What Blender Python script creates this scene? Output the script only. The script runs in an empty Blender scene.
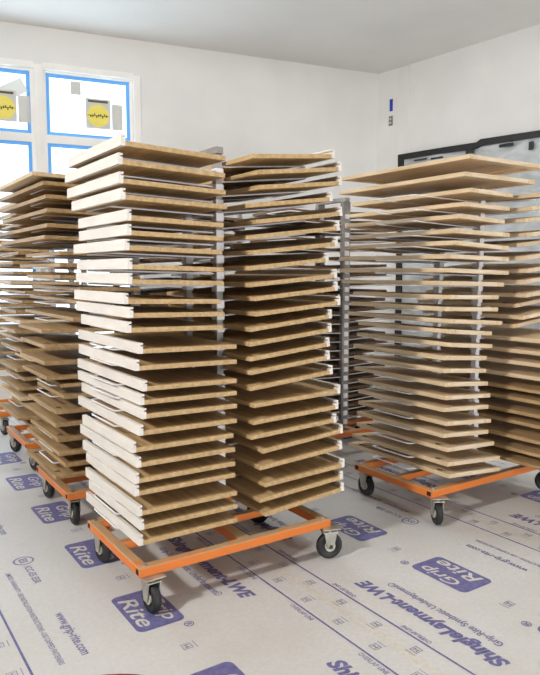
import bpy, math, random
from mathutils import Vector, Matrix
random.seed(11)
S = bpy.context.scene
C = bpy.context.collection
PI = math.pi

# ---------------------------------------------------------------- directions
# carts and floor sheets share one pair of axes: U runs away to the back left, V runs to the back right
AZ = math.atan2(-444.0, 663.24)
U = Vector((math.sin(AZ), math.cos(AZ), 0))
V = Vector((math.cos(AZ), -math.sin(AZ), 0))
TH = math.atan2(V.y, V.x)
def P(u, v, z=0.0):
    return U * u + V * v + Vector((0, 0, z))

# ---------------------------------------------------------------- materials
def new_mat(name):
    m = bpy.data.materials.new(name)
    m.use_nodes = True
    nt = m.node_tree
    b = nt.nodes['Principled BSDF']
    return m, nt, b
def lin(r, g, b):
    f = lambda c: (c / 255 / 12.92) if c / 255 <= .04045 else ((c / 255 + .055) / 1.055) ** 2.4
    return (f(r), f(g), f(b), 1)
def noise_mat(name, c1, c2, scale=(1, 1, 1), detail=4, rough=.6, nscale=6, bump=0.0, lo=.35, hi=.65, metallic=0, coords='Object'):
    m, nt, b = new_mat(name)
    N, L = nt.nodes, nt.links
    tc = N.new('ShaderNodeTexCoord'); mp = N.new('ShaderNodeMapping')
    mp.inputs['Scale'].default_value = scale
    nz = N.new('ShaderNodeTexNoise'); nz.inputs['Scale'].default_value = nscale; nz.inputs['Detail'].default_value = detail
    oi = N.new('ShaderNodeObjectInfo'); ad = N.new('ShaderNodeVectorMath'); ad.operation = 'MULTIPLY_ADD'
    cmb = N.new('ShaderNodeCombineXYZ')
    L.new(oi.outputs['Random'], cmb.inputs[0]); L.new(oi.outputs['Random'], cmb.inputs[2])
    ad.inputs[1].default_value = (37, 37, 37)
    L.new(cmb.outputs[0], ad.inputs[0]); L.new(tc.outputs[coords], ad.inputs[2])
    L.new(ad.outputs[0], mp.inputs[0]); L.new(mp.outputs[0], nz.inputs['Vector'])
    cr = N.new('ShaderNodeValToRGB')
    cr.color_ramp.elements[0].position = lo; cr.color_ramp.elements[0].color = c1
    cr.color_ramp.elements[1].position = hi; cr.color_ramp.elements[1].color = c2
    L.new(nz.outputs['Fac'], cr.inputs[0]); L.new(cr.outputs[0], b.inputs['Base Color'])
    b.inputs['Roughness'].default_value = rough; b.inputs['Metallic'].default_value = metallic
    if 'wood' in name or 'veneer' in name or 'maple' in name: b.inputs['Specular IOR Level'].default_value = .18
    if bump:
        bp = N.new('ShaderNodeBump'); bp.inputs['Strength'].default_value = bump; bp.inputs['Distance'].default_value = .01
        L.new(nz.outputs['Fac'], bp.inputs['Height']); L.new(bp.outputs[0], b.inputs['Normal'])
    return m
def flat(name, col, rough=.5, metallic=0):
    m, nt, b = new_mat(name)
    b.inputs['Base Color'].default_value = col; b.inputs['Roughness'].default_value = rough; b.inputs['Metallic'].default_value = metallic
    return m

M = {}
M['wall'] = noise_mat('wall paint', lin(221, 220, 218), lin(227, 226, 224), nscale=2, rough=.8)
M['dark_wall'] = noise_mat('darkened unseen wall', lin(104, 90, 74), lin(134, 118, 98), nscale=5, rough=.85)  # unseen walls made dark to cut the light they throw back
M['ceiling'] = noise_mat('ceiling paint', lin(226, 225, 222), lin(231, 230, 227), nscale=1.5, rough=.85)
M['shelfwood'] = noise_mat('tan veneer board', lin(172, 143, 101), lin(207, 177, 132), scale=(14, 1.2, 14), nscale=3.5, rough=.55, lo=.3, hi=.7)
M['palewood'] = noise_mat('pale maple', lin(204, 178, 140), lin(228, 205, 172), scale=(14, 1.4, 14), nscale=3, rough=.5, lo=.3, hi=.7)
M['palewood_x'] = noise_mat('pale maple cross grain', lin(206, 181, 144), lin(236, 219, 194), scale=(1.4, 14, 14), nscale=3, rough=.5, lo=.3, hi=.7)
M['honey'] = noise_mat('honey wood', lin(152, 124, 88), lin(192, 161, 117), scale=(12, 1.1, 12), nscale=3, rough=.5, lo=.3, hi=.7)
M['brown'] = noise_mat('brown wood', lin(96, 72, 52), lin(128, 100, 74), scale=(12, 1.1, 12), nscale=3, rough=.55)
M['nosing'] = noise_mat('white painted edge', lin(222, 216, 208), lin(232, 227, 220), scale=(6, 1, 6), nscale=6, rough=.5)
M['wire'] = flat('white coated wire', lin(232, 230, 232), .4)
M['post'] = noise_mat('white painted post', lin(214, 212, 216), lin(238, 237, 240), nscale=9, rough=.45)
M['postgrey'] = noise_mat('grey post', lin(122, 118, 114), lin(158, 153, 148), nscale=9, rough=.5)  # plain mid grey for posts and top bars
M['rubber'] = noise_mat('black rubber', lin(24, 24, 25), lin(40, 40, 41), nscale=20, rough=.6)
M['zinc'] = noise_mat('zinc plated steel', lin(168, 165, 155), lin(200, 198, 188), nscale=14, rough=.38, metallic=.7)
M['hub'] = noise_mat('cream wheel hub', lin(190, 186, 172), lin(214, 210, 198), nscale=14, rough=.5)
M['dark'] = flat('painted recess shade', lin(30, 26, 24), .8)
M['black_tape'] = noise_mat('black tape', lin(12, 12, 13), lin(22, 22, 23), nscale=16, rough=.5)
M['blue_tape'] = flat('blue masking tape', lin(100, 170, 240), .6)
M['deep_blue'] = flat('deep blue tape', lin(28, 54, 170), .5)
M['frame_white'] = noise_mat('window frame vinyl', lin(240, 238, 234), lin(246, 244, 240), nscale=4, rough=.5)
M['ink'] = noise_mat('purple ink', lin(90, 88, 134), lin(110, 108, 154), nscale=40, rough=.6)
M['ink_small'] = noise_mat('grey purple ink', lin(112, 108, 146), lin(128, 124, 158), nscale=18, rough=.6)
M['red'] = noise_mat('red plastic', lin(104, 26, 26), lin(124, 33, 32), nscale=8, rough=.4)
def film(name, col, k):
    m, nt, b = new_mat(name)
    b.inputs['Base Color'].default_value = col; b.inputs['Roughness'].default_value = .7
    t = nt.nodes.new('ShaderNodeBsdfTransparent'); t.inputs[0].default_value = col
    mx = nt.nodes.new('ShaderNodeMixShader'); mx.inputs[0].default_value = k
    nt.links.new(b.outputs[0], mx.inputs[1]); nt.links.new(t.outputs[0], mx.inputs[2]); nt.links.new(mx.outputs[0], nt.nodes['Material Output'].inputs[0])
    return m
M['paper'] = film('thin grey paper', lin(206, 205, 200), .14)
M['yellow'] = film('yellow sticker', lin(240, 224, 110), .12)
M['stickerink'] = flat('sticker print', lin(86, 80, 50), .7)
M['subfloor'] = flat('subfloor', lin(160, 140, 110), .8)
M['cup'] = flat('painted hinge cup shade', lin(104, 80, 56), .8)
M['outlet'] = flat('outlet grey', lin(110, 108, 100), .5)

# orange steel with wood dust lying on its upward faces
def orange_mat():
    m, nt, b = new_mat('orange steel with dust on top')
    N, L = nt.nodes, nt.links
    geo = N.new('ShaderNodeNewGeometry'); sep = N.new('ShaderNodeSeparateXYZ')
    L.new(geo.outputs['True Normal'], sep.inputs[0])
    tc = N.new('ShaderNodeTexCoord'); nz = N.new('ShaderNodeTexNoise'); nz.inputs['Scale'].default_value = 9; nz.inputs['Detail'].default_value = 5
    L.new(tc.outputs['Object'], nz.inputs['Vector'])
    mr = N.new('ShaderNodeMapRange'); mr.inputs[1].default_value = .28; mr.inputs[2].default_value = .5
    L.new(nz.outputs['Fac'], mr.inputs[0])
    gt = N.new('ShaderNodeMath'); gt.operation = 'GREATER_THAN'; gt.inputs[1].default_value = .7
    L.new(sep.outputs[2], gt.inputs[0])
    mu = N.new('ShaderNodeMath'); mu.operation = 'MULTIPLY'
    L.new(gt.outputs[0], mu.inputs[0]); L.new(mr.outputs[0], mu.inputs[1])
    mx = N.new('ShaderNodeMix'); mx.data_type = 'RGBA'
    mx.inputs[6].default_value = lin(222, 122, 46); mx.inputs[7].default_value = lin(182, 150, 112)
    L.new(mu.outputs[0], mx.inputs[0]); L.new(mx.outputs[2], b.inputs['Base Color'])
    b.inputs['Roughness'].default_value = .45
    return m
M['orange'] = orange_mat()

# underlayment: grey white woven sheet, scuffed to tan
def sheet_mat(name, a, bcol, stain):
    m, nt, b = new_mat(name)
    N, L = nt.nodes, nt.links
    tc = N.new('ShaderNodeTexCoord')
    n1 = N.new('ShaderNodeTexNoise'); n1.inputs['Scale'].default_value = 1.6; n1.inputs['Detail'].default_value = 6
    n2 = N.new('ShaderNodeTexNoise'); n2.inputs['Scale'].default_value = 60; n2.inputs['Detail'].default_value = 4
    L.new(tc.outputs['Object'], n1.inputs[0]); L.new(tc.outputs['Object'], n2.inputs[0])
    cr = N.new('ShaderNodeValToRGB'); cr.color_ramp.elements[0].position = .35; cr.color_ramp.elements[0].color = a
    cr.color_ramp.elements[1].position = .7; cr.color_ramp.elements[1].color = bcol
    L.new(n2.outputs['Fac'], cr.inputs[0])
    mr = N.new('ShaderNodeMapRange'); mr.inputs[1].default_value = .48; mr.inputs[2].default_value = .75; mr.inputs[4].default_value = .45
    L.new(n1.outputs['Fac'], mr.inputs[0])
    mx = N.new('ShaderNodeMix'); mx.data_type = 'RGBA'; mx.inputs[7].default_value = stain
    L.new(mr.outputs[0], mx.inputs[0]); L.new(cr.outputs[0], mx.inputs[6]); L.new(mx.outputs[2], b.inputs['Base Color'])
    b.inputs['Roughness'].default_value = .55
    bp = N.new('ShaderNodeBump'); bp.inputs['Strength'].default_value = .05; bp.inputs['Distance'].default_value = .02
    L.new(n1.outputs['Fac'], bp.inputs['Height']); L.new(bp.outputs[0], b.inputs['Normal'])
    return m
M['sheet'] = sheet_mat('synthetic underlayment', lin(196, 195, 193), lin(203, 202, 200), lin(180, 173, 160))
M['stripe'] = sheet_mat('pale selvedge', lin(196, 192, 184), lin(206, 202, 194), lin(184, 176, 162))

# translucent grey plastic sheeting with soft creases
def poly_mat():
    m, nt, b = new_mat('grey plastic sheeting')
    N, L = nt.nodes, nt.links
    tc = N.new('ShaderNodeTexCoord')
    mp = N.new('ShaderNodeMapping'); mp.inputs['Scale'].default_value = (1.2, 1.2, 3)
    n1 = N.new('ShaderNodeTexNoise'); n1.inputs['Scale'].default_value = 2.2; n1.inputs['Detail'].default_value = 7; n1.inputs['Distortion'].default_value = 1.2
    L.new(tc.outputs['Object'], mp.inputs[0]); L.new(mp.outputs[0], n1.inputs[0])
    cr = N.new('ShaderNodeValToRGB'); cr.color_ramp.elements[0].position = .3; cr.color_ramp.elements[0].color = lin(152, 156, 157)
    cr.color_ramp.elements[1].position = .7; cr.color_ramp.elements[1].color = lin(194, 197, 198)
    L.new(n1.outputs['Fac'], cr.inputs[0]); L.new(cr.outputs[0], b.inputs['Base Color'])
    bp = N.new('ShaderNodeBump'); bp.inputs['Strength'].default_value = .5; bp.inputs['Distance'].default_value = .05
    L.new(n1.outputs['Fac'], bp.inputs['Height']); L.new(bp.outputs[0], b.inputs['Normal'])
    b.inputs['Roughness'].default_value = .3
    return m
M['poly'] = poly_mat()
def glass_mat():
    m = bpy.data.materials.new('window glass'); m.use_nodes = True
    nt = m.node_tree; nt.nodes.clear()
    o = nt.nodes.new('ShaderNodeOutputMaterial'); t = nt.nodes.new('ShaderNodeBsdfTransparent'); g = nt.nodes.new('ShaderNodeBsdfGlossy')
    g.inputs['Roughness'].default_value = .02; mx = nt.nodes.new('ShaderNodeMixShader'); mx.inputs[0].default_value = .06
    nt.links.new(t.outputs[0], mx.inputs[1]); nt.links.new(g.outputs[0], mx.inputs[2]); nt.links.new(mx.outputs[0], o.inputs[0])
    return m
M['glass'] = glass_mat()

# ---------------------------------------------------------------- mesh builder
class MB:
    def __init__(s): s.v = []; s.f = []; s.sm = []
    def add(s, vs, fs, smooth=False):
        o = len(s.v); s.v += [tuple(x) for x in vs]
        s.f += [tuple(i + o for i in f) for f in fs]; s.sm += [smooth] * len(fs)
        return s
    def box(s, x0, x1, y0, y1, z0, z1, c=0.0):
        if c <= 0:
            vs = [(x0,y0,z0),(x1,y0,z0),(x1,y1,z0),(x0,y1,z0),(x0,y0,z1),(x1,y0,z1),(x1,y1,z1),(x0,y1,z1)]
            return s.add(vs, [(3,2,1,0),(4,5,6,7),(0,1,5,4),(1,2,6,5),(2,3,7,6),(3,0,4,7)])
        # eased top and bottom edges
        vs = []
        for z, i in ((z0, c), (z0 + c, 0), (z1 - c, 0), (z1, c)):
            vs += [(x0+i,y0+i,z),(x1-i,y0+i,z),(x1-i,y1-i,z),(x0+i,y1-i,z)]
        fs = [(3,2,1,0),(12,13,14,15)]
        for k in range(3):
            for j in range(4):
                a = k*4+j; b = k*4+(j+1) % 4
                fs.append((a, b, b+4, a+4))
        return s.add(vs, fs)
    def prism(s, prof, a, b, axis):           # convex-ish profile swept along an axis; profile in the two other axes
        n = len(prof); vs = []
        for t in (a, b):
            for p, q in prof:
                vs.append({'y': (p, t, q), 'x': (t, p, q), 'z': (p, q, t)}[axis])
        fs = [tuple(range(n)), tuple(range(2*n-1, n-1, -1))]
        fs += [(i, i+n, (i+1) % n+n, (i+1) % n) for i in range(n)]
        return s.add(vs, fs)
    def cyl(s, c, r, h, axis='z', n=20, r2=None, smooth=True):
        r2 = r if r2 is None else r2
        vs = []
        for k, (t, rr) in enumerate(((-h/2, r), (h/2, r2))):
            for i in range(n):
                a = 2*PI*i/n; p, q = rr*math.cos(a), rr*math.sin(a)
                d = {'z': (p, q, t), 'x': (t, p, q), 'y': (q, t, p)}[axis]
                vs.append((c[0]+d[0], c[1]+d[1], c[2]+d[2]))
        s.add(vs, [(i, (i+1) % n, n+(i+1) % n, n+i) for i in range(n)], smooth)
        return s.add(vs, [tuple(range(n-1, -1, -1)), tuple(range(n, 2*n))])
    def lathe(s, prof, c=(0,0,0), axis='x', n=28):      # profile (along axis, radius)
        vs = []; m = len(prof)
        for i in range(n):
            a = 2*PI*i/n
            for t, r in prof:
                p, q = r*math.cos(a), r*math.sin(a)
                d = {'z': (p, q, t), 'x': (t, p, q), 'y': (q, t, p)}[axis]
                vs.append((c[0]+d[0], c[1]+d[1], c[2]+d[2]))
        fs = []
        for i in range(n):
            j = (i+1) % n
            for k in range(m-1):
                fs.append((i*m+k, j*m+k, j*m+k+1, i*m+k+1))
        return s.add(vs, fs, True)
    def tube(s, pts, r, n=6):
        pts = [Vector(p) for p in pts]; rings = []
        for i, p in enumerate(pts):
            t = (pts[min(i+1, len(pts)-1)] - pts[max(i-1, 0)]).normalized()
            up = Vector((0,0,1)) if abs(t.z) < .9 else Vector((1,0,0))
            a = t.cross(up).normalized(); b = t.cross(a).normalized()
            rings.append([p + a*(r*math.cos(2*PI*k/n)) + b*(r*math.sin(2*PI*k/n)) for k in range(n)])
        vs = [x for rg in rings for x in rg]; fs = []
        for i in range(len(pts)-1):
            for k in range(n):
                fs.append((i*n+k, i*n+(k+1) % n, (i+1)*n+(k+1) % n, (i+1)*n+k))
        fs += [tuple(range(n-1, -1, -1)), tuple(range((len(pts)-1)*n, len(pts)*n))]
        return s.add(vs, fs, True)
    def mesh(s, name, mat):
        me = bpy.data.meshes.new(name); me.from_pydata(s.v, [], s.f); me.update()
        import bmesh
        bm = bmesh.new(); bm.from_mesh(me); bmesh.ops.recalc_face_normals(bm, faces=bm.faces); bm.to_mesh(me); bm.free()
        for p, sm in zip(me.polygons, s.sm): p.use_smooth = sm
        me.materials.append(mat); return me
    def build(s, name, mat, parent=None, loc=None):
        o = bpy.data.objects.new(name, s.mesh(name, mat)); C.objects.link(o)
        if parent: o.parent = parent
        if loc is not None: o.location = loc
        return o

def link(name, me, parent=None, loc=None):
    o = bpy.data.objects.new(name, me); C.objects.link(o)
    if parent: o.parent = parent
    if loc is not None: o.location = loc
    return o
def thing(name, label, cat, loc=(0,0,0), rot=(0,0,0), group=None):
    o = bpy.data.objects.new(name, None); C.objects.link(o)
    o.empty_display_size = .1
    o.location = loc; o.rotation_euler = rot; o['label'] = label; o['category'] = cat
    if group: o['group'] = group
    return o
def tag(o, label, cat, group=None):
    o['label'] = label; o['category'] = cat
    if group: o['group'] = group
    return o
def structure(o, label=None):
    o['kind'] = 'structure'
    if label: o['label'] = label
    return o

# ---------------------------------------------------------------- room shell
H = 3.80
CORNER = Vector((1.323, 8.317, 0))
BD = Vector((-.917, -.399, 0)).normalized()        # along the back wall, leftwards from the corner
RD = Vector((.6246, -.781, 0)).normalized()        # along the right wall, towards the camera
BL_ = CORNER + BD * 6.9
RR_ = CORNER + RD * 8.0
poly = [CORNER, RR_, Vector((RR_.x, -4.2, 0)), Vector((BL_.x, -4.2, 0)), BL_]

def slab(name, pts, z0, z1, mat):
    n = len(pts); b = MB()
    b.add([(p.x, p.y, z0) for p in pts] + [(p.x, p.y, z1) for p in pts],
          [tuple(range(n-1, -1, -1)), tuple(range(n, 2*n))] + [(i, (i+1) % n, n+(i+1) % n, n+i) for i in range(n)])
    return structure(b.build(name, mat))
slab('floor', poly, -.12, 0, M['subfloor'])
slab('ceiling', poly, H, H+.12, M['ceiling'])

def wall(name, a, b, holes=(), th=.14, mat=None):
    """wall from a to b whose inner face runs on the line ab; holes are (s0, s1, z0, z1) along it; thickness goes outwards"""
    d = (b - a); L = d.length; d.normalize()
    cen = sum(poly, Vector()) / len(poly)
    nrm = Vector((-d.y, d.x, 0))
    if nrm.dot(cen - a) > 0: nrm = -nrm
    root = MB()
    def bx(s0, s1, z0, z1):
        if s1 - s0 < 1e-4 or z1 - z0 < 1e-4: return
        q = [a + d*s0, a + d*s1, a + d*s1 + nrm*th, a + d*s0 + nrm*th]
        root.add([(p.x, p.y, z0) for p in q] + [(p.x, p.y, z1) for p in q],
                 [(3,2,1,0),(4,5,6,7),(0,1,5,4),(1,2,6,5),(2,3,7,6),(3,0,4,7)])
    s = 0
    for (s0, s1, z0, z1) in sorted(holes):
        bx(s, s0, 0, H); bx(s0, s1, 0, z0); bx(s0, s1, z1, H); s = s1
    bx(s, L, 0, H)
    return structure(root.build(name, mat or M['wall'])), d, nrm

WS, WW, WZ0, WZ1, NWIN = 2.957, .9865, .45, 3.44, 3
wall('wall_back', CORNER, BL_, [(WS, WS + WW*NWIN, WZ0, WZ1)])
wall('wall_right', CORNER, RR_)
wall('wall_side', RR_, Vector((RR_.x, -4.2, 0)), mat=M['dark_wall'])
OPEN = (3.0, 7.6, .05, 3.0)                          # unused size of a door opening; the front wall is built solid
wall('wall_front', Vector((RR_.x, -4.2, 0)), Vector((BL_.x, -4.2, 0)), mat=M['dark_wall'])
wall('wall_left', Vector((BL_.x, -4.2, 0)), BL_, mat=M['dark_wall'])

# joint strip on the right wall beside the corner
def on_right(t, z, off=0.0):
    n = Vector((-RD.y, RD.x, 0)); n = n if n.dot(Vector((0, 0, 0)) - CORNER) > 0 else -n
    p = CORNER + RD*t + n*off
    return Vector((p.x, p.y, z))
def right_panel(mb, t0, t1, z0, z1, off, th):
    q = [on_right(t0, 0, off), on_right(t1, 0, off), on_right(t1, 0, off+th), on_right(t0, 0, off+th)]
    mb.add([(p.x, p.y, z0) for p in q] + [(p.x, p.y, z1) for p in q],
           [(3,2,1,0),(4,5,6,7),(0,1,5,4),(1,2,6,5),(2,3,7,6),(3,0,4,7)])
    return mb
structure(right_panel(MB(), .33, .47, 0, H-.01, .0, .012).build('trim_1', M['wall']))

# plastic sheeting taped over the opening in the right wall
ps = thing('plastic_sheeting', 'grey plastic sheeting edged in black tape, hung over the right wall', 'plastic sheet', on_right(.4, .05, .02))
def rel(o, root):
    o.parent = root; o.location = -root.location; return o
mb = MB()
nx_, nz_ = 60, 26
vs = []
for j in range(nz_+1):
    for i in range(nx_+1):
        t = .44 + (6.4-.44)*i/nx_; z = .08 + (2.715-.08)*j/nz_
        off = .035 + .012*math.sin(t*9+z*2.1) + .010*math.sin(z*7+t*3.3) + .006*math.sin(t*23-z*5)
        vs.append(on_right(t, z, off))
mb.add(vs, [(j*(nx_+1)+i, j*(nx_+1)+i+1, (j+1)*(nx_+1)+i+1, (j+1)*(nx_+1)+i) for j in range(nz_) for i in range(nx_)], True)
rel(mb.build('sheet', M['poly']), ps)
mb = MB()                                            # the tape runs a little unevenly
tt = [.38, .9, 1.45, 1.5, 2.3, 2.36, 3.2, 4.1, 4.15, 5.3, 6.45]
zz = [2.78, 2.775, 2.765, 2.79, 2.77, 2.79, 2.77, 2.76, 2.77, 2.76, 2.76]
for i in range(len(tt)-1):
    t0, t1, za, zb = tt[i], tt[i+1], zz[i], zz[i+1]
    hgt = .062
    q = []
    for (t, z) in ((t0, za), (t1, zb)):
        for off in (.03, .062):
            q += [on_right(t, z-hgt, off), on_right(t, z, off)]
    mb.add(q, [(0,1,3,2),(4,6,7,5),(0,4,5,1),(2,3,7,6),(1,5,7,3),(0,2,6,4)])
rel(mb.build('edge_tape', M['black_tape']), ps)
rel(right_panel(MB(), .38, .46, .06, 2.78, .03, .03).build('edge_tape', M['black_tape']), ps)
for (t0, t1, z0, z1) in ((.62, .80, 2.675, 2.69), (.86, 1.02, 2.66, 2.68), (1.32, 1.42, 2.66, 2.70), (1.72, 1.88, 2.67, 2.70), (2.05, 2.10, 2.60, 2.68)):
    rel(right_panel(MB(), t0, t1, z0, z1, .055, .006).build('tape_scrap', M['black_tape']), ps)

# bits on the wall right of the corner
o = right_panel(MB(), .19, .235, 3.32, 3.46, .0, .006)
tag(o.build('tape_piece', M['deep_blue']), 'small strip of deep blue tape high on the wall beside the corner', 'tape')
ob = thing('wall_box', 'small grey electrical box on the wall below the blue tape', 'electrical box', on_right(.21, 3.15, 0))
rel(right_panel(MB(), .187, .237, 3.15, 3.26, 0, .012).build('cover_plate', M['outlet']), ob)
for z_ in (3.215, 3.17):
    rel(right_panel(MB(), .198, .226, z_, z_+.025, .012, .004).build('socket', M['paper']), ob)

# ---------------------------------------------------------------- windows in the back wall
BN = Vector((-BD.y, BD.x, 0)); BN = BN if BN.dot(-CORNER) > 0 else -BN     # into the room
def on_back(s, z, off): 
    p = CORNER + BD*s + BN*off
    return Vector((p.x, p.y, z))
def back_panel(mb, s0, s1, z0, z1, o0, o1):
    q = [on_back(s0, 0, o0), on_back(s1, 0, o0), on_back(s1, 0, o1), on_back(s0, 0, o1)]
    mb.add([(p.x, p.y, z0) for p in q] + [(p.x, p.y, z1) for p in q],
           [(3,2,1,0),(4,5,6,7),(0,1,5,4),(1,2,6,5),(2,3,7,6),(3,0,4,7)])
    return mb
def text_mesh(txt, size, bold=0.0, shear=0.0, spacing=1.0, align='LEFT'):
    cu = bpy.data.curves.new('txt', 'FONT'); cu.body = txt; cu.size = size; cu.offset = bold; cu.shear = shear
    cu.space_character = spacing; cu.align_x = align; cu.resolution_u = 3
    o = bpy.data.objects.new('txt', cu); C.objects.link(o)
    bpy.context.view_layer.update()
    me = bpy.data.meshes.new_from_object(o.evaluated_get(bpy.context.evaluated_depsgraph_get()))
    vs = [v.co.copy() for v in me.vertices]; fs = [tuple(p.vertices) for p in me.polygons]
    bpy.data.objects.remove(o); bpy.data.curves.remove(cu); bpy.data.meshes.remove(me)
    return vs, fs
RAIL = 2.735
for w in range(NWIN):
    s0 = WS + WW*w; s1 = s0 + WW
    wn = thing('window_%d' % (w+1), 'tall white window with blue masking tape round its panes', 'window', on_back((s0+s1)/2, WZ0, 0))
    wn['kind'] = 'structure'
    fr = MB(); e = .075
    l0 = s0 if w else s0 - .03
    k = .04
    sa = MB()
    back_panel(sa, s0+k, s0+e, WZ0+k, WZ1-k, -.095, -.035); back_panel(sa, s1-e, s1-k, WZ0+k, WZ1-k, -.095, -.035)
    back_panel(sa, s0+e, s1-e, WZ0+k, WZ0+.07, -.095, -.035); back_panel(sa, s0+e, s1-e, WZ1-.06, WZ1-k, -.095, -.035)
    back_panel(fr, l0, s0+k, WZ0, WZ1, -.10, .014); back_panel(fr, s1-k, s1, WZ0, WZ1, -.10, .014)
    back_panel(fr, s0+k, s1-k, WZ0, WZ0+k, -.10, .014); back_panel(fr, s0+k, s1-k, WZ1-k, WZ1+.02, -.10, .014)
    back_panel(sa, s0+e, s1-e, RAIL-.04, RAIL+.04, -.095, -.035)
    rel(fr.build('frame', M['frame_white']), wn); rel(sa.build('sash', M['frame_white']), wn)
    for (z0, z1) in ((WZ0+.07, RAIL-.04), (RAIL+.04, WZ1-.06)):
        rel(back_panel(MB(), s0+e, s1-e, z0, z1, -.075, -.069).build('pane', M['glass']), wn)
        tp = MB(); tw = .035
        back_panel(tp, s0+e, s0+e+tw, z0, z1, -.066, -.063); back_panel(tp, s1-e-tw, s1-e, z0, z1, -.066, -.063)
        back_panel(tp, s0+e+tw, s1-e-tw, z0, z0+tw, -.066, -.063); back_panel(tp, s0+e+tw, s1-e-tw, z1-tw, z1, -.066, -.063)
        rel(tp.build('masking_tape', M['blue_tape']), wn)
    # delivery stickers on the upper pane
    cs = s0 + (.40 if w == 0 else .33); cz = 3.03
    st = rel(back_panel(MB(), cs-.125, cs+.125, cz-.15, cz+.15, -.0625, -.0615).build('sticker', M['paper']), wn)
    mb = MB(); n = 28
    mb.add([on_back(cs + .112*math.cos(2*PI*i/n), cz - .02 + .112*math.sin(2*PI*i/n), -.0605) for i in range(n)], [tuple(range(n))])
    k = mb.build('sticker_disc', M['yellow']); k.parent = st
    mb = MB()
    back_panel(mb, cs-.10, cs+.10, cz+.112, cz+.135, -.0602, -.0597)
    for q in range(9):
        zz_ = cz - .02 + .012*math.sin(q*2.3)
        back_panel(mb, cs-.09+q*.02, cs-.078+q*.02, zz_-.012, zz_+.012, -.0600, -.0595)
    back_panel(mb, cs-.11, cs+.11, cz-.022, cz-.016, -.0600, -.0595)
    k = mb.build('sticker_print', M['stickerink']); k.parent = st
    mb = MB(); back_panel(mb, cs-.25, cs-.14, cz-.15, cz+.11, -.0625, -.0618)
    rel(mb.build('paper_notice', M['paper']), wn)
    if w == 0:
        rel(back_panel(MB(), cs+.17, cs+.27, cz+.17, cz+.30, -.0625, -.0618).build('paper_notice', M['paper']), wn)
    else:
        mb = MB(); a = -.5; ca, sa = math.cos(a), math.sin(a)
        pts = [on_back(cs-.10 + ca*x - sa*y, cz+.16 + sa*x + ca*y, -.0612) for x, y in ((-.12,-.07),(.12,-.07),(.12,.07),(-.12,.07))]
        mb.add(pts, [(0,1,2,3)]); rel(mb.build('paper_notice', M['paper']), wn)

# ---------------------------------------------------------------- underlayment sheets with their printing
def clip(pts, a, n):       # keep the side where (p-a).n > 0
    out = []
    for i in range(len(pts)):
        p, q = pts[i], pts[(i+1) % len(pts)]
        dp, dq = (p-a).dot(n), (q-a).dot(n)
        if dp >= 0: out.append(p)
        if dp*dq < 0: out.append(p + (q-p)*(dp/(dp-dq)))
    return out
inward = []
cen = sum(poly, Vector())/len(poly)
for i in range(5):
    a, b = poly[i], poly[(i+1) % 5]; d = (b-a).normalized(); n = Vector((-d.y, d.x, 0))
    if n.dot(cen-a) < 0: n = -n
    inward.append((a + n*.02, n))
def inside(p): return all((p-a).dot(n) > .05 for a, n in inward)

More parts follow.
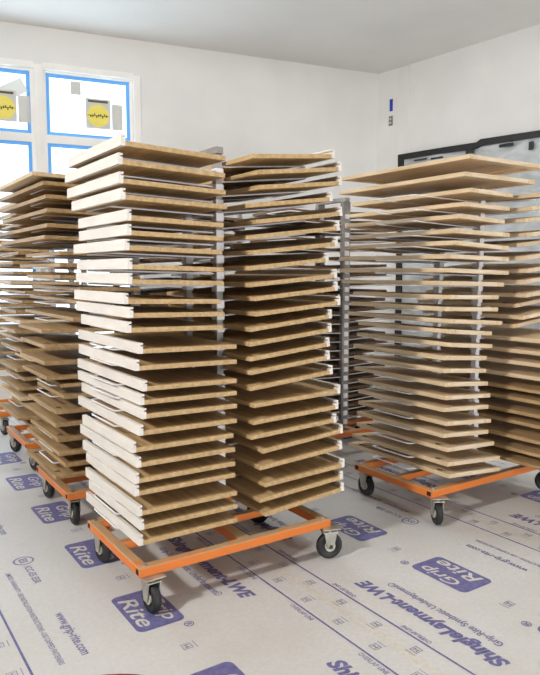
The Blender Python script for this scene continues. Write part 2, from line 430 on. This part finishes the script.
SEAMS = [-2.18, -.89, .40, 1.68, 2.98, 4.27, 5.56]
TOPZ = .0032
def sheet(i):
    v0, v1 = SEAMS[i], SEAMS[i+1] + .04
    flip = i <= 2                                     # read towards the viewer; the others read away
    pts = [P(-3, v0), P(-3, v1), P(9, v1), P(9, v0)]
    for a, n in inward: pts = clip(pts, a, n)
    zt = TOPZ - .0004*(i % 2)
    n = len(pts)
    words = {1: 'pale printed floor sheet at the far left, mostly outside the view', 2: 'pale printed floor sheet running under the front cart and left carts',
             3: 'pale printed floor sheet between the front cart and the right cart', 4: 'pale printed floor sheet running under the right cart',
             0: 'pale floor sheet beyond the left edge', 5: 'pale floor sheet beside the right wall'}[i]
    root = thing('underlayment_sheet', words, 'floor sheet', P(2.0, (v0+v1)/2), group='printed underlayment sheets')
    b = MB()
    b.add([(p.x, p.y, .0004) for p in pts] + [(p.x, p.y, zt) for p in pts],
          [tuple(range(n-1, -1, -1)), tuple(range(n, 2*n))] + [(k, (k+1) % n, n+(k+1) % n, n+k) for k in range(n)])
    rel(b.build('membrane', M['sheet']), root)
    if i in (0, 5): return
    z1, z2 = TOPZ + .0006, TOPZ + .0011
    lo, hi = {1: (-.77, .29), 2: (.52, 1.577), 3: (1.80, 2.90), 4: (3.09, 4.16)}[i]
    # local frame: t along the reading direction, s across in the sense of the letters' tops
    if flip: fr = lambda t, s: (U*(-t), hi + s)        # s measured from the bold text side (negative below)
    def W(t, s, z):                                   # t: reading coordinate (u = -t or t); s: distance from the bold text line, downwards
        return P(-t, hi - s, z) if flip else P(t, lo + s, z)
    def strip(name, u0, u1, va, vb, mat, z=z1):
        mb = MB(); mb.add([P(u0, va, z), P(u1, va, z), P(u1, vb, z), P(u0, vb, z)], [(0,1,2,3)])
        return rel(mb.build(name, mat), root)
    ue = 6.0 if i < 4 else 4.6
    for vv in (lo, hi): strip('line_print', .9, ue, vv-.0045, vv+.0045, M['ink'])
    strip('selvedge_stripe', .9, ue, v0, v0+.042, M['stripe'])
    def put(name, txt, t, s, size, mat, bold=0, shear=0, fit=None, z=z1, hfit=None):
        vs, fs = text_mesh(txt, size, bold, shear)
        if not vs: return
        w = max(v.x for v in vs) - min(v.x for v in vs); x0 = min(v.x for v in vs)
        kx = fit/w if fit else 1
        h = max(v.y for v in vs) - min(v.y for v in vs)
        ky = hfit/h if hfit else 1
        y0 = min(v.y for v in vs) if hfit else 0
        ww = [W(t + (v.x-x0)*kx, s - (v.y-y0)*ky, z) for v in vs]
        if not inside(sum(ww, Vector())/len(ww)): return
        mb = MB(); mb.add(ww, fs); return rel(mb.build(name, mat), root)
    def block(name, t0, t1, s0, s1, mat, r=0.03, z=z1):
        mb = MB(); pts = []
        for cx, cy, a0 in ((t1-r, s1-r, 0), (t0+r, s1-r, 90), (t0+r, s0+r, 180), (t1-r, s0+r, 270)):
            for q in range(6):
                a = math.radians(a0 + q*18); pts.append(W(cx + r*math.cos(a), cy + r*math.sin(a), z))
        if not inside(sum(pts, Vector())/len(pts)): return None
        mb.add(pts, [tuple(range(len(pts)))]); return rel(mb.build(name, mat), root)
    def mark(t, sc, k=1.0):                            # small boxed fastener symbol with a bar over it
        mb = MB(); a = .019*k; b = .003*k
        for (x0, x1, y0, y1) in ((-a, a, -a, -a+b), (-a, a, a-b, a), (-a, -a+b, -a, a), (a-b, a, -a, a), (-.010*k, -.006*k, -.011*k, .011*k), (.006*k, .010*k, -.011*k, .011*k),
                                 (-.010*k, .010*k, -.002*k, .002*k), (-.026*k, .026*k, -.036*k, -.033*k)):
            q = [W(t+x0, sc+y0, z1), W(t+x1, sc+y0, z1), W(t+x1, sc+y1, z1), W(t+x0, sc+y1, z1)]
            if not inside(q[0]): return
            mb.add(q, [(0,1,2,3)])
        rel(mb.build('fastener_mark', M['ink_small']), root)
    # logos every 0.67 m
    t_logo = {1: -2.95, 2: -2.63, 3: 1.818, 4: 2.15}[i]
    ko = {3: .435, 4: .44}.get(i, .44)
    for k in range(-4, 5):
        t0 = t_logo + .67*k
        u_mid = abs(t0 + .16)
        if not (.9 < (-(t0+.16) if flip else t0+.16) < 5.6): continue
        pl = block('logo_plate', t0, t0+.325, ko, ko+.205, M['ink'])
        if pl is None: continue
        for (txt, dt, ds, wd) in (('Grip', .075, .098, .215), ('Rite', .04, .187, .25)):
            g = put('logo_letters', txt, t0+dt, ko+ds, .1, M['stripe'], bold=.0012, shear=.2, fit=wd, z=z2, hfit=.086 if txt == 'Grip' else .074)
            if g:
                g.parent = pl; g.location = (0, 0, 0)
        put('registered_mark', '\u00ae', t0+.345, ko+.03, .055, M['ink_small'], bold=.001)
        # little fastener mark half way to the next logo
        mt = t0 + .325 + .16
        mark(mt+.02, ko+.09)
    # bold product line, period 1.34
    t_b = {1: -3.3, 2: -3.09, 3: 1.38, 4: 1.52}[i]
    for k in range(-2, 3):
        t0 = t_b + 1.34*k; uu = -(t0+.39) if flip else t0+.39
        if not .8 < uu < 5.5: continue
        put('product_print', 'ShingleLayment-LWE', t0, .165, .09, M['ink'], bold=.0042, shear=.25, fit=.78)
        put('product_print', 'Grip-Rite Synthetic Underlayment\u00ae', t0+.09, .25, .05, M['ink_small'], bold=.0012, fit=.60)
    t_w = {1: -2.4, 2: -2.638, 3: 1.80, 4: 2.1}[i]
    for k in range(-3, 4):
        t0 = t_w + 1.34*k; uu = -(t0+.2) if flip else t0+.2
        if not .8 < uu < 5.5: continue
        put('web_address_print', 'www.grip-rite.com', t0, .875, .055, M['ink_small'], bold=.0013, fit=.355)
        # round approval mark and its number between two addresses
        put('approval_print', 'ES', t0-.615, .875, .05, M['ink_small'], bold=.0016, fit=.05)
        mb = MB(); n = 24; cc = (t0-.59, .857)
        ring = [W(cc[0]+r*math.cos(2*PI*q/n), cc[1]+r*math.sin(2*PI*q/n), z1) for q in range(n) for r in (.040, .049)]
        mb.add(ring, [(2*q, 2*q+1, (2*q+3) % (2*n), (2*q+2) % (2*n)) for q in range(n)])
        if inside(ring[0]): rel(mb.build('approval_print', M['ink_small']), root)
        put('approval_print', 'ICC-ES ESR', t0-.52, .872, .045, M['ink_small'], bold=.0012, fit=.205)
        put('fine_print', 'LIMITED WARRANTY - SEE INSTALLATION INSTRUCTIONS - USE CAPPED FASTENERS', t0-.49, .962, .03, M['ink_small'], bold=.0004, fit=.86)
    # overlap zones beside both lines
    for k in range(0, 13):
        uu = 1.2 + .215*k if not flip else 1.30 + .215*k
        t0 = -uu if flip else uu
        mark(t0, -.055, .95); mark(t0+.07, (hi-lo)+.058, .95)
        if k % 2 == 0:
            put('overlap_print', 'OVERLAP LINE', t0, .033, .03, M['ink_small'], bold=.0005, fit=.15)
for i in range(1, 6): sheet(i)

# ---------------------------------------------------------------- drying carts
def loop_pts(pu1, pu2, out, tilt, side):
    """wire loop from one post out and back to the other; local x = V, y = U"""
    r = .02; pts = []
    def q(x, y): pts.append((side*x, y, -tilt*0 + x*tilt))
    q(0, pu1); q(out-r, pu1)
    for a in (30, 60): q(out-r+r*math.sin(math.radians(a)), pu1 + (r-r*math.cos(math.radians(a))))
    q(out, pu1+r); q(out, pu2-r)
    for a in (60, 30): q(out-r+r*math.sin(math.radians(a)), pu2 - (r-r*math.cos(math.radians(a))))
    q(out-r, pu2); q(0, pu2)
    return pts
wheel_me = None
def caster(root, x, y, yaw, ztop):
    c = bpy.data.objects.new('caster', None)
    global wheel_me
    if wheel_me is None:
        w = MB(); w.lathe([(-.012, .012), (-.014, .040), (-.018, .047), (-.018, .056), (-.010, .0645), (.010, .0645), (.018, .056), (.018, .047), (.014, .040), (.012, .012)], axis='x', n=30)
        h = MB(); h.cyl((0,0,0), .026, .040, 'x', 20); h.cyl((0,0,0), .011, .058, 'x', 10)
        f = MB()
        for sx in (-1, 1):
            x0, x1 = sorted((sx*.024, sx*.029))
            f.prism([(-.016, -.012), (.016, -.012), (.034, .072), (-.030, .072)], x0, x1, 'x')
        f.box(-.030, .030, -.034, .038, .070, .076)
        f.cyl((0, .006, .083), .024, .016, 'z', 18)
        f.box(-.045, .045, -.045, .045, .090, .095)
        wheel_me = (w.mesh('wheel', M['rubber']), h.mesh('hub', M['hub']), f.mesh('caster', M['zinc']))
    fo = link('caster', wheel_me[2], root, (x, y, .0695)); fo.rotation_euler = (0, 0, yaw); bpy.data.objects.remove(c)
    link('wheel', wheel_me[0], fo); link('hub', wheel_me[1], fo)
    return fo
RZ0, RZ1 = .1648, .205
def cart(label, u0, v0, du, dv, pu, pv, ztop, left, right, yaws, post='post', nposts=2, out=.513, fy=.01, half=.016):
    """left / right: lists of (height of the wire at the post, tilt) for the loops on either side"""
    root = thing('drying_cart', label, 'cart', P(u0, v0, 0), (0, 0, TH), 'wheeled drying carts')
    w = .045
    # long rails run across with open ends, side rails butt between them
    for y in (0, du-w):
        r = MB().box(0, dv, y, y+w, RZ0, RZ1, .003).build('frame_rail', M['orange'], root)
        for x in (-.0004, dv-.0006): MB().box(x, x+.001, y+.008, y+w-.008, RZ0+.008, RZ1-.008).build('open_end', M['dark'], r)  # flat dark plates paint the shade inside the tube ends
    for x in (.0, dv-w):
        MB().box(x, x+w, w, du-w, RZ0, RZ1, .003).build('frame_rail', M['orange'], root)
    px = pv - v0
    MB().box(w, px-.03, du/2-.02, du/2+.02, RZ0, RZ1-.004, .003).build('cross_bar', M['orange'], root)
    MB().box(px+.03, dv-w, du/2-.02, du/2+.02, RZ0, RZ1-.004, .003).build('cross_bar', M['orange'], root)
    MB().box(px-.03, px+.03, w, du-w, RZ0, RZ1-.002, .003).build('cross_bar', M['orange'], root)
    bolts = MB()
    for x in (.03, dv-.03):
        for y in (.022, du-.022): 
            MB().cyl((x, y, RZ1+.004), .009, .009, 'z', 8, smooth=False).build('bolt', M['zinc'], root)
    for (x, y), a in zip(((.055, fy), (dv-.0, fy), (.055, du-.05), (dv-.04, du-.05)), yaws):
        caster(root, x, y, a, RZ0)
    for y in (pu-u0, pu+.31-u0)[:nposts]:
        p = MB().box(px-half, px+half, y-.018, y+.018, RZ1-.002, ztop, .002).build('post', M[post], root)
    MB().box(px-.020, px+.020, pu-u0-.024, pu-u0+.334, ztop, ztop+.030, .002).build('top_bar', M['postgrey'], root)
    y1, y2 = pu-u0, pu+.31-u0
    br = MB().box(-.0195, .0195, -.026, .026, -.026, .012, .003).mesh('bracket', M['wire'])
    for z, tilt in left:
        for y in (y1, y2)[:nposts]: link('bracket', br, root, (px, y, z))
    mes = {}
    for side, lst in ((-1, left), (1, right)):
        for z, tilt in lst:
            key = (side, round(tilt, 3))
            if key not in mes:
                mes[key] = MB().tube(loop_pts(y1-.0, y2, out, tilt, side), .0042).mesh('wire_shelf', M['wire'])
            link('wire_shelf', mes[key], root, (px, 0, z))
    return root

ORD = ['topmost', 'second', 'third', 'fourth', 'fifth', 'sixth', 'seventh', 'eighth', 'ninth', 'tenth', 'eleventh', 'twelfth', 'thirteenth', 'fourteenth', 'fifteenth',
       'sixteenth', 'seventeenth', 'eighteenth', 'nineteenth', 'twentieth', 'twenty-first', 'twenty-second', 'twenty-third', 'twenty-fourth', 'twenty-fifth', 'twenty-sixth']
def down(i, n):
    return 'lowest' if i == n-1 else ('topmost' if i == 0 else ORD[i] + ' from top')

def shelf(u, v, zb, ln, dep, tilt, yaw, label, group, end):
    """veneered shelf board with a thick white front edge at its left (end=0) or right (end=1); x = V, y = U, pivot at its near left corner"""
    r = thing('shelf_board', label, 'shelf board', P(u, v, zb), (0, -tilt, TH + yaw), group)
    t = .019
    if end == 0:
        MB().box(.019, dep, 0, ln, 0, t, .0012).build('panel', M['shelfwood'], r)
        pr = [(0, 0), (.0188, 0), (.0188, .029), (.009, .029), (.009, .035), (.0188, .035), (.0188, .043), (.001, .043), (0, .042)]
    else:
        MB().box(0, dep-.019, 0, ln, 0, t, .0012).build('panel', M['shelfwood'], r)
        pr = [(dep-x, z) for x, z in [(0, 0), (.0188, 0), (.0188, .029), (.009, .029), (.009, .035), (.0188, .035), (.0188, .043), (.001, .043), (0, .042)]]
    MB().prism(pr, 0, ln, 'y').build('front_edge', M['nosing'], r)
    return r
def door(u, v, zb, ln, dep, tilt, yaw, label, group, hinge=None, t=.023, pv=None):
    """framed cabinet door lying flat: two stiles along its length, two rails, a recessed panel"""
    r = thing('cabinet_door', label, 'cabinet door', P(u, v, zb), (0, -tilt, TH + yaw), group)
    s = .062
    for x in (0, dep-s): MB().box(x, x+s, 0, ln, 0, t, .0012).build('stile', M['palewood'], r)
    for y in (0, ln-s): MB().box(s, dep-s, y, y+s, 0, t, .0012).build('rail', M['palewood_x'], r)
    MB().box(s, dep-s, s, ln-s, .006, t-.0045).build('center_panel', M['palewood'], r)
    if hinge is not None: hinges(r, dep, ln, t, hinge)
    return r
def hinges(r, dep, ln, t, x, ys=None):
    for y in (ys or (.09, ln-.09)):
        c = MB().cyl((x, y, t+.0004), .017, .0008, 'z', 18).build('hinge_cup', M['cup'], r)  # flat brown disc, the shade of the cup painted on, not cut
        d = MB()
        for q in (-.024, .024): d.cyl((x+(.009 if x < dep/2 else -.009), y+q, t+.0004), .005, .0008, 'z', 10)
        d.build('screw_holes', M['dark'], c)  # flat dark discs paint the shade of the holes
def slabdoor(u, v, zb, ln, dep, tilt, yaw, label, group, mat='honey', hinge=None, t=.021):
    r = thing('wood_panel', label, 'wood panel', P(u, v, zb), (0, -tilt, TH + yaw), group)
    MB().box(0, dep, 0, ln, 0, t, .0015).build('board', M[mat], r)
    if hinge is not None: hinges(r, dep, ln, t, hinge)
    return r

rnd = random.Random(5)
# ---- front cart, left stack: (v of the near left corner, height of the edge top, length, depth)
AL = [(.979,1.925,.71,.43),(.966,1.854,.72,.44),(.968,1.783,.70,.44),(.975,1.722,.66,.44),(.997,1.643,.64,.40),(.996,1.586,.63,.40),(.987,1.528,.70,.40),(.997,1.454,.68,.40),
      (.996,1.396,.69,.40),(.978,1.318,.67,.40),(.997,1.263,.70,.40),(.988,1.205,.62,.40),(1.035,1.118,.81,.43),(1.018,1.051,.76,.44),(1.05,.965,.88,.42),(1.037,.910,.84,.43),
      (1.044,.852,.82,.43),(1.03,.785,.83,.43),(.998,.720,.67,.44),(1.018,.655,.76,.43),(1.008,.590,.70,.44),(1.007,.538,.66,.44),(1.018,.452,.70,.44),(1.026,.392,.69,.44),(1.02,.327,.71,.44)]
A_PU, A_PV = 2.695, 1.512
wl = []
for i, (v, zt, ln, dep) in enumerate(AL):
    tilt = -.035*(zt-.3)/1.6; zb = zt - .043
    dep = min(dep + .032, A_PV - .023 - v)
    v -= .018
    ln -= .05
    shelf(2.46, v, zb, ln, dep, tilt, rnd.uniform(-.004, .004), 'tan shelf board with thick white edge, %s, left stack of the front cart' % down(i, len(AL)),
          'white-edged shelf boards in the left stack of the front cart', 0)
    wl.append((zb - .0050 + tilt*(A_PV - v), -tilt))
# ---- right stack: (v, top of the panel at the near left corner, depth, tilt)
AR = [(1.555,1.906,.43,.092),(1.578,1.840,.45,.112),(1.583,1.776,.45,.112),(1.536,1.696,.44,.118),(1.577,1.628,.46,.12),(1.56,1.562,.46,.115),(1.551,1.493,.46,.104),(1.515,1.425,.42,.096),
      (1.532,1.352,.47,.080),(1.561,1.291,.45,.085),(1.568,1.223,.46,.08),(1.516,1.156,.44,.095),(1.516,1.091,.44,.093),(1.515,1.025,.43,.09),(1.515,.964,.43,.085),(1.515,.892,.45,.08),
      (1.554,.814,.48,.032),(1.551,.737,.47,.036),(1.538,.671,.47,.039),(1.602,.598,.45,.07),(1.586,.523,.46,.057),(1.613,.439,.45,.037),(1.585,.371,.47,.052),(1.615,.300,.45,.075)]
wr = []
for i, (v, zt, dep, tilt) in enumerate(AR):
    zb = zt - .019; v = max(v, 1.536); dep += .022
    shelf(2.45, v, zb, .93 + rnd.uniform(-.03, .05), dep, tilt, rnd.uniform(-.004, .004), 'tan shelf board with white right end, %s, right stack of the front cart' % down(i, len(AR)),
          'white-edged shelf boards in the right stack of the front cart', 1)
    wr.append((zb - .0050 - tilt*(v - A_PV), tilt))
cart('orange wheeled drying cart nearest the viewer, loaded with white-edged shelf boards', 2.42, .985, .64, .99, A_PU, A_PV, 1.935, wl, wr, (.05, 1.25, .1, .6), post="postgrey")

# ---- right cart, left stack: (v, top height, length, depth, tilt)
BLs = [(2.892,2.028,1.05,.67,.0),(2.856,1.933,1.04,.61,.0),(2.907,1.852,.97,.36,-.022),(2.863,1.775,.94,.38,-.02),(2.825,1.709,.93,.38,-.04),(2.79,1.630,.85,.46,-.02),(2.792,1.568,.88,.46,-.047),
       (2.756,1.495,.91,.50,-.022),(2.758,1.421,.90,.50,-.029),(2.753,1.352,.89,.46,-.026),(2.756,1.278,.77,.42,-.023),(2.728,1.215,.77,.44,-.035),(2.761,1.149,.83,.45,-.065),
       (2.764,1.093,.73,.36,-.08),(2.782,1.019,.76,.35,-.08),(2.722,.952,.73,.36,-.071),(2.725,.882,.72,.36,-.08),(2.743,.806,.74,.36,-.078),(2.746,.732,.71,.38,-.065),(2.733,.668,.69,.38,-.066),
       (2.759,.588,.72,.38,-.08),(2.738,.524,.71,.38,-.073),(2.773,.440,.75,.40,-.05),(2.776,.358,.79,.46,-.075),(2.795,.288,.84,.44,-.075)]
B_PU, B_PV = 2.655, 3.30
wl = []; wr = []
for i, (v, zt, ln, dep, tilt) in enumerate(BLs):
    zb = zt - .023
    if i > 1: dep = min(dep, B_PV - .028 - v)
    door(2.40, v, zb, ln, dep, tilt, rnd.uniform(-.006, .006), 'pale framed cabinet door, %s, left stack of the cart at the right' % down(i, len(BLs)),
         'cabinet doors in the left stack of the right cart', hinge=.03 if i in (22, 23, 24, 14) else None)
    if i > 1: wl.append((zb - .0050 + tilt*(B_PV - v), -tilt))
zs = [b[1] for b in BLs][2:]
for i, z in enumerate(zs):
    zb = z - .025 + rnd.uniform(-.003, .003)
    if i < 12: u, v, ln, dep = 2.36 + rnd.uniform(-.05, .08), 3.335 + rnd.uniform(0, .05), .78, .42
    else:      u, v, ln, dep = 2.02 + rnd.uniform(-.08, .06), 3.335 + rnd.uniform(0, .02), 1.15, .42
    tilt = .10 if i < 12 else .05
    lb = '%s, right stack of the cart at the right' % down(i, len(zs))
    if i < 16: door(u, v, zb, ln, dep, tilt, rnd.uniform(-.01, .01), 'pale framed cabinet door, ' + lb, 'cabinet doors in the right stack of the right cart', hinge=.03)
    else: slabdoor(u, v, zb, ln, dep, tilt, rnd.uniform(-.01, .01), 'honey brown wood panel, ' + lb, 'wood panels in the right stack of the right cart')
    wr.append((zb - .0050 - tilt*(v - B_PV), tilt))
cart('orange wheeled drying cart at the right, loaded with pale cabinet doors', 2.425, 2.69, .64, 1.06, B_PU, B_PV, 1.872, wl, wr, (-.5, .5, .0, .4), out=.56)

# ---- left cart
CLs = [(.915,1.92,.84),(.967,1.876,1.06),(.979,1.807,1.05),(.985,1.736,1.05),(.982,1.657,1.05),(.965,1.594,1.02),(1.046,1.512,.75),(1.044,1.448,.9),(1.042,1.384,.70),(1.148,1.318,1.02),(1.124,1.248,1.0),
       (1.105,1.153,1.03),(.936,1.095,.51),(.947,1.012,.53),(.944,.921,.54),(.955,.839,.54),(1.034,.791,.30),(1.043,.728,.56),(1.0,.648,.61),(.992,.577,.69),(1.003,.492,.60),(1.006,.414,.72),(1.042,.346,.68),(.984,.286,.65)]
C_PU, C_PV = 3.72, 1.525
wl = []; wr = []
for i, (v, zt, ln) in enumerate(CLs):
    zb = zt - .021; dep = min(.46, C_PV - .026 - v); tilt = -.02
    slabdoor(3.58 + (0 if i != 16 else .01), v, zb, ln, dep, tilt, rnd.uniform(-.006, .006), ('pale grey-brown' if i == 0 else 'honey brown') + ' wood panel, %s, left stack of the left cart' % down(i, len(CLs)),
             'wood panels in the left stack of the left cart', mat='honey' if i else 'palewood', hinge=.035 if i in (13, 17, 18, 20, 23) else None)
    wl.append((zb - .0050 + tilt*(C_PV - v), -tilt))
for i in range(24):
    zb = 1.87 - .0685*i; v = C_PV + .03 + rnd.uniform(0, .03); tilt = .05
    slabdoor(3.58 + rnd.uniform(-.02, .05), v, zb, .62 + rnd.uniform(-.05, .1), .42, tilt, rnd.uniform(-.006, .006), 'brown wood panel, %s, right stack of the left cart' % down(i, 24),
             'wood panels in the right stack of the left cart', mat='brown')
    wr.append((zb - .0050 - tilt*(v - C_PV), tilt))
cart('orange wheeled drying cart at the left, behind the front cart, loaded with honey brown panels', 3.49, 1.02, .64, .99, C_PU, C_PV, 1.93, wl, wr, (-.08, .6, .1, .6), fy=.07)

# ---- cart behind the left cart
D_PU, D_PV = 4.95, 1.62
wl = []; wr = []
for i in range(24):
    zb = 1.86 - .0680*i; v = 1.08 + rnd.uniform(-.03, .09); tilt = -.02
    slabdoor(4.74 + rnd.uniform(0, .06), v, zb, .55 + rnd.uniform(-.1, .25), min(.48, D_PV-.03-v), tilt, rnd.uniform(-.008, .008), 'honey brown wood panel, %s, left stack of the cart behind the left cart' % down(i, 24),
             'wood panels on the cart behind the left cart', mat='honey' if i % 4 else 'palewood')
    wl.append((zb - .0050 + tilt*(D_PV - v), -tilt))
cart('orange wheeled drying cart directly behind the left cart', 4.70, 1.10, .64, 1.0, D_PU, D_PV, 1.93, wl, wr, (.2, .6, .3, .6))

# ---- cart between the front and right carts, further back
E_PU, E_PV = 3.90, 3.30
wl = []; wr = []
for i in range(24):
    zb = 1.84 - .0685*i; tilt = -.03; v = 2.85 + rnd.uniform(0, .03)
    slabdoor(3.935 + rnd.uniform(-.01, .03), v, zb, .6 + rnd.uniform(-.05, .1), min(.42, E_PV-.04-v), tilt, rnd.uniform(-.008, .008), 'dark brown wood panel, %s, left stack of the middle rear cart' % down(i, 24),
             'wood panels in the left stack of the middle rear cart', mat='brown')
    wl.append((zb - .0050 + tilt*(E_PV - v), -tilt))
    tilt = .03; v = 3.345 + rnd.uniform(0, .03)
    slabdoor(3.935 + rnd.uniform(-.01, .03), v, zb, .6 + rnd.uniform(-.05, .1), .42, tilt, rnd.uniform(-.008, .008), 'dark brown wood panel, %s, right stack of the middle rear cart' % down(i, 24),
             'wood panels in the right stack of the middle rear cart', mat='brown')
    wr.append((zb - .0050 - tilt*(v - E_PV), tilt))
cart('orange wheeled drying cart with dusty grey posts in the gap between front and right carts', 3.72, 2.80, .64, 1.0, E_PU, E_PV, 1.93, wl, wr, (.3, .6, .3, .6), post='postgrey', half=.034)

# ---- cart further back behind the gap of the front cart
G_PU, G_PV = 4.99, 3.02
wl = []; wr = []
for i in range(22):
    zb = 1.84 - .0685*i; tilt = -.03; v = 2.56 + rnd.uniform(0, .04)
    slabdoor(4.83 + rnd.uniform(-.02, .03), v, zb, .6 + rnd.uniform(-.05, .1), min(.42, G_PV-.03-v), tilt, rnd.uniform(-.008, .008), 'brown wood panel, %s, left stack of the cart far behind the front cart' % down(i, 22),
             'wood panels on the cart far behind the front cart', mat='brown')
    wl.append((zb - .0050 + tilt*(G_PV - v), -tilt))
cart('orange wheeled drying cart far behind the front cart, seen through its boards', 4.80, 2.52, .64, 1.0, G_PU, G_PV, 1.93, wl, wr, (.3, .6, .3, .6), post='postgrey')

# ---- cart by the window, mostly hidden
F_PU, F_PV = 6.10, 1.70
wl = []; wr = []
for i in range(19):
    zb = .56 + .068*i; tilt = -.02; v = 1.18 + rnd.uniform(-.02, .03)
    slabdoor(5.96, v, zb, .55, min(.45, F_PV-.03-v), tilt, rnd.uniform(-.01, .01), 'honey brown wood panel, %s, on the farthest cart below the window' % down(18-i, 19), 'wood panels on the farthest cart', mat='honey')
    wl.append((zb - .0050 + tilt*(F_PV - v), -tilt))
cart('orange wheeled drying cart farthest back at the left, below the window', 5.90, 1.15, .64, 1.0, F_PU, F_PV, 1.93, wl, wr, (.2, .6, .3, .6))

# ---------------------------------------------------------------- red tub at the near edge
tb = thing('tub', 'round red plastic tub at the near edge of the floor, mostly cut off', 'tub', (-.375, 1.30, TOPZ + .0005))
b = MB(); b.lathe([(0, 0), (0, .22), (.36, .272), (.372, .285), (.382, .283), (.384, .275), (.374, .266), (.02, .212), (.02, 0)], axis='z', n=48)
b.build('body', M['red'], tb)
for a in (0.3, .3+PI):
    h = MB(); h.tube([( (.285+d)*math.cos(a+e), (.285+d)*math.sin(a+e), z) for d, e, z in ((-.01, -.22, .33), (.03, -.18, .34), (.045, 0, .345), (.03, .18, .34), (-.01, .22, .33))], .011, 8)
    h.build('handle', M['red'], tb)

# ---------------------------------------------------------------- camera
cam = bpy.data.cameras.new('camera'); co = bpy.data.objects.new('camera', cam); C.objects.link(co)
co.location = (0, 0, 1.4)
pitch = math.atan(65.5/660)
co.rotation_euler = (PI/2 - pitch, 0, 0)
cam.sensor_fit = 'HORIZONTAL'; cam.sensor_width = 36; cam.lens = 36*660/540
cam.clip_start = .02
S.camera = co

# ---------------------------------------------------------------- light: daylight through the windows, a ceiling lamp and added fill lights
w = bpy.data.worlds.new('sky'); S.world = w; w.use_nodes = True
bg = w.node_tree.nodes['Background']; bg.inputs[0].default_value = (.72, .87, 1.0, 1); bg.inputs[1].default_value = 6.2
def area(name, loc, target, sx, sy, power, col, portal=False):
    l = bpy.data.lights.new(name, 'AREA'); l.shape = 'RECTANGLE'; l.size = sx; l.size_y = sy; l.energy = power; l.color = col
    if portal: l.cycles.is_portal = True
    o = bpy.data.objects.new(name, l); C.objects.link(o)
    o.location = loc
    o.rotation_euler = (Vector(target) - Vector(loc)).to_track_quat('-Z', 'Y').to_euler()
    return o
wc = on_back(WS + WW*NWIN/2, (WZ0+WZ1)/2, -.13)
area('window daylight portal', wc, wc + BN, WW*NWIN, WZ1-WZ0, 1, (1,1,1), True)
# one bright ceiling lamp to the viewer's left, turned to the carts
area('ceiling spot lamp', P(1.4, -3.2, H-.2), P(2.7, 1.6, 2.6), .36, .36, 262, (1.0, .975, .94))
# unseen fill light added behind the viewer, to the right, for the board edges
area('front edge fill', P(-3.2, 2.4, 1.02), P(2.4, 2.4, 1.02), 1.0, .85, 165, (.97, .98, 1.0))
for lx, ly, pw in ((.2, 5.6, 32), (2.4, 4.6, 34)):  # unseen fill lights added overhead to brighten the back and right walls
    area('far wall fill', (lx, ly, H-.03), (lx, ly, 0), 1.2, .3, pw, (1.0, .98, .96))

S.cycles.sample_clamp_direct = 2.0
S.view_settings.view_transform = 'Standard'; S.view_settings.look = 'None'
S.view_settings.exposure = 0; S.view_settings.gamma = 1; S.view_settings.use_curve_mapping = False
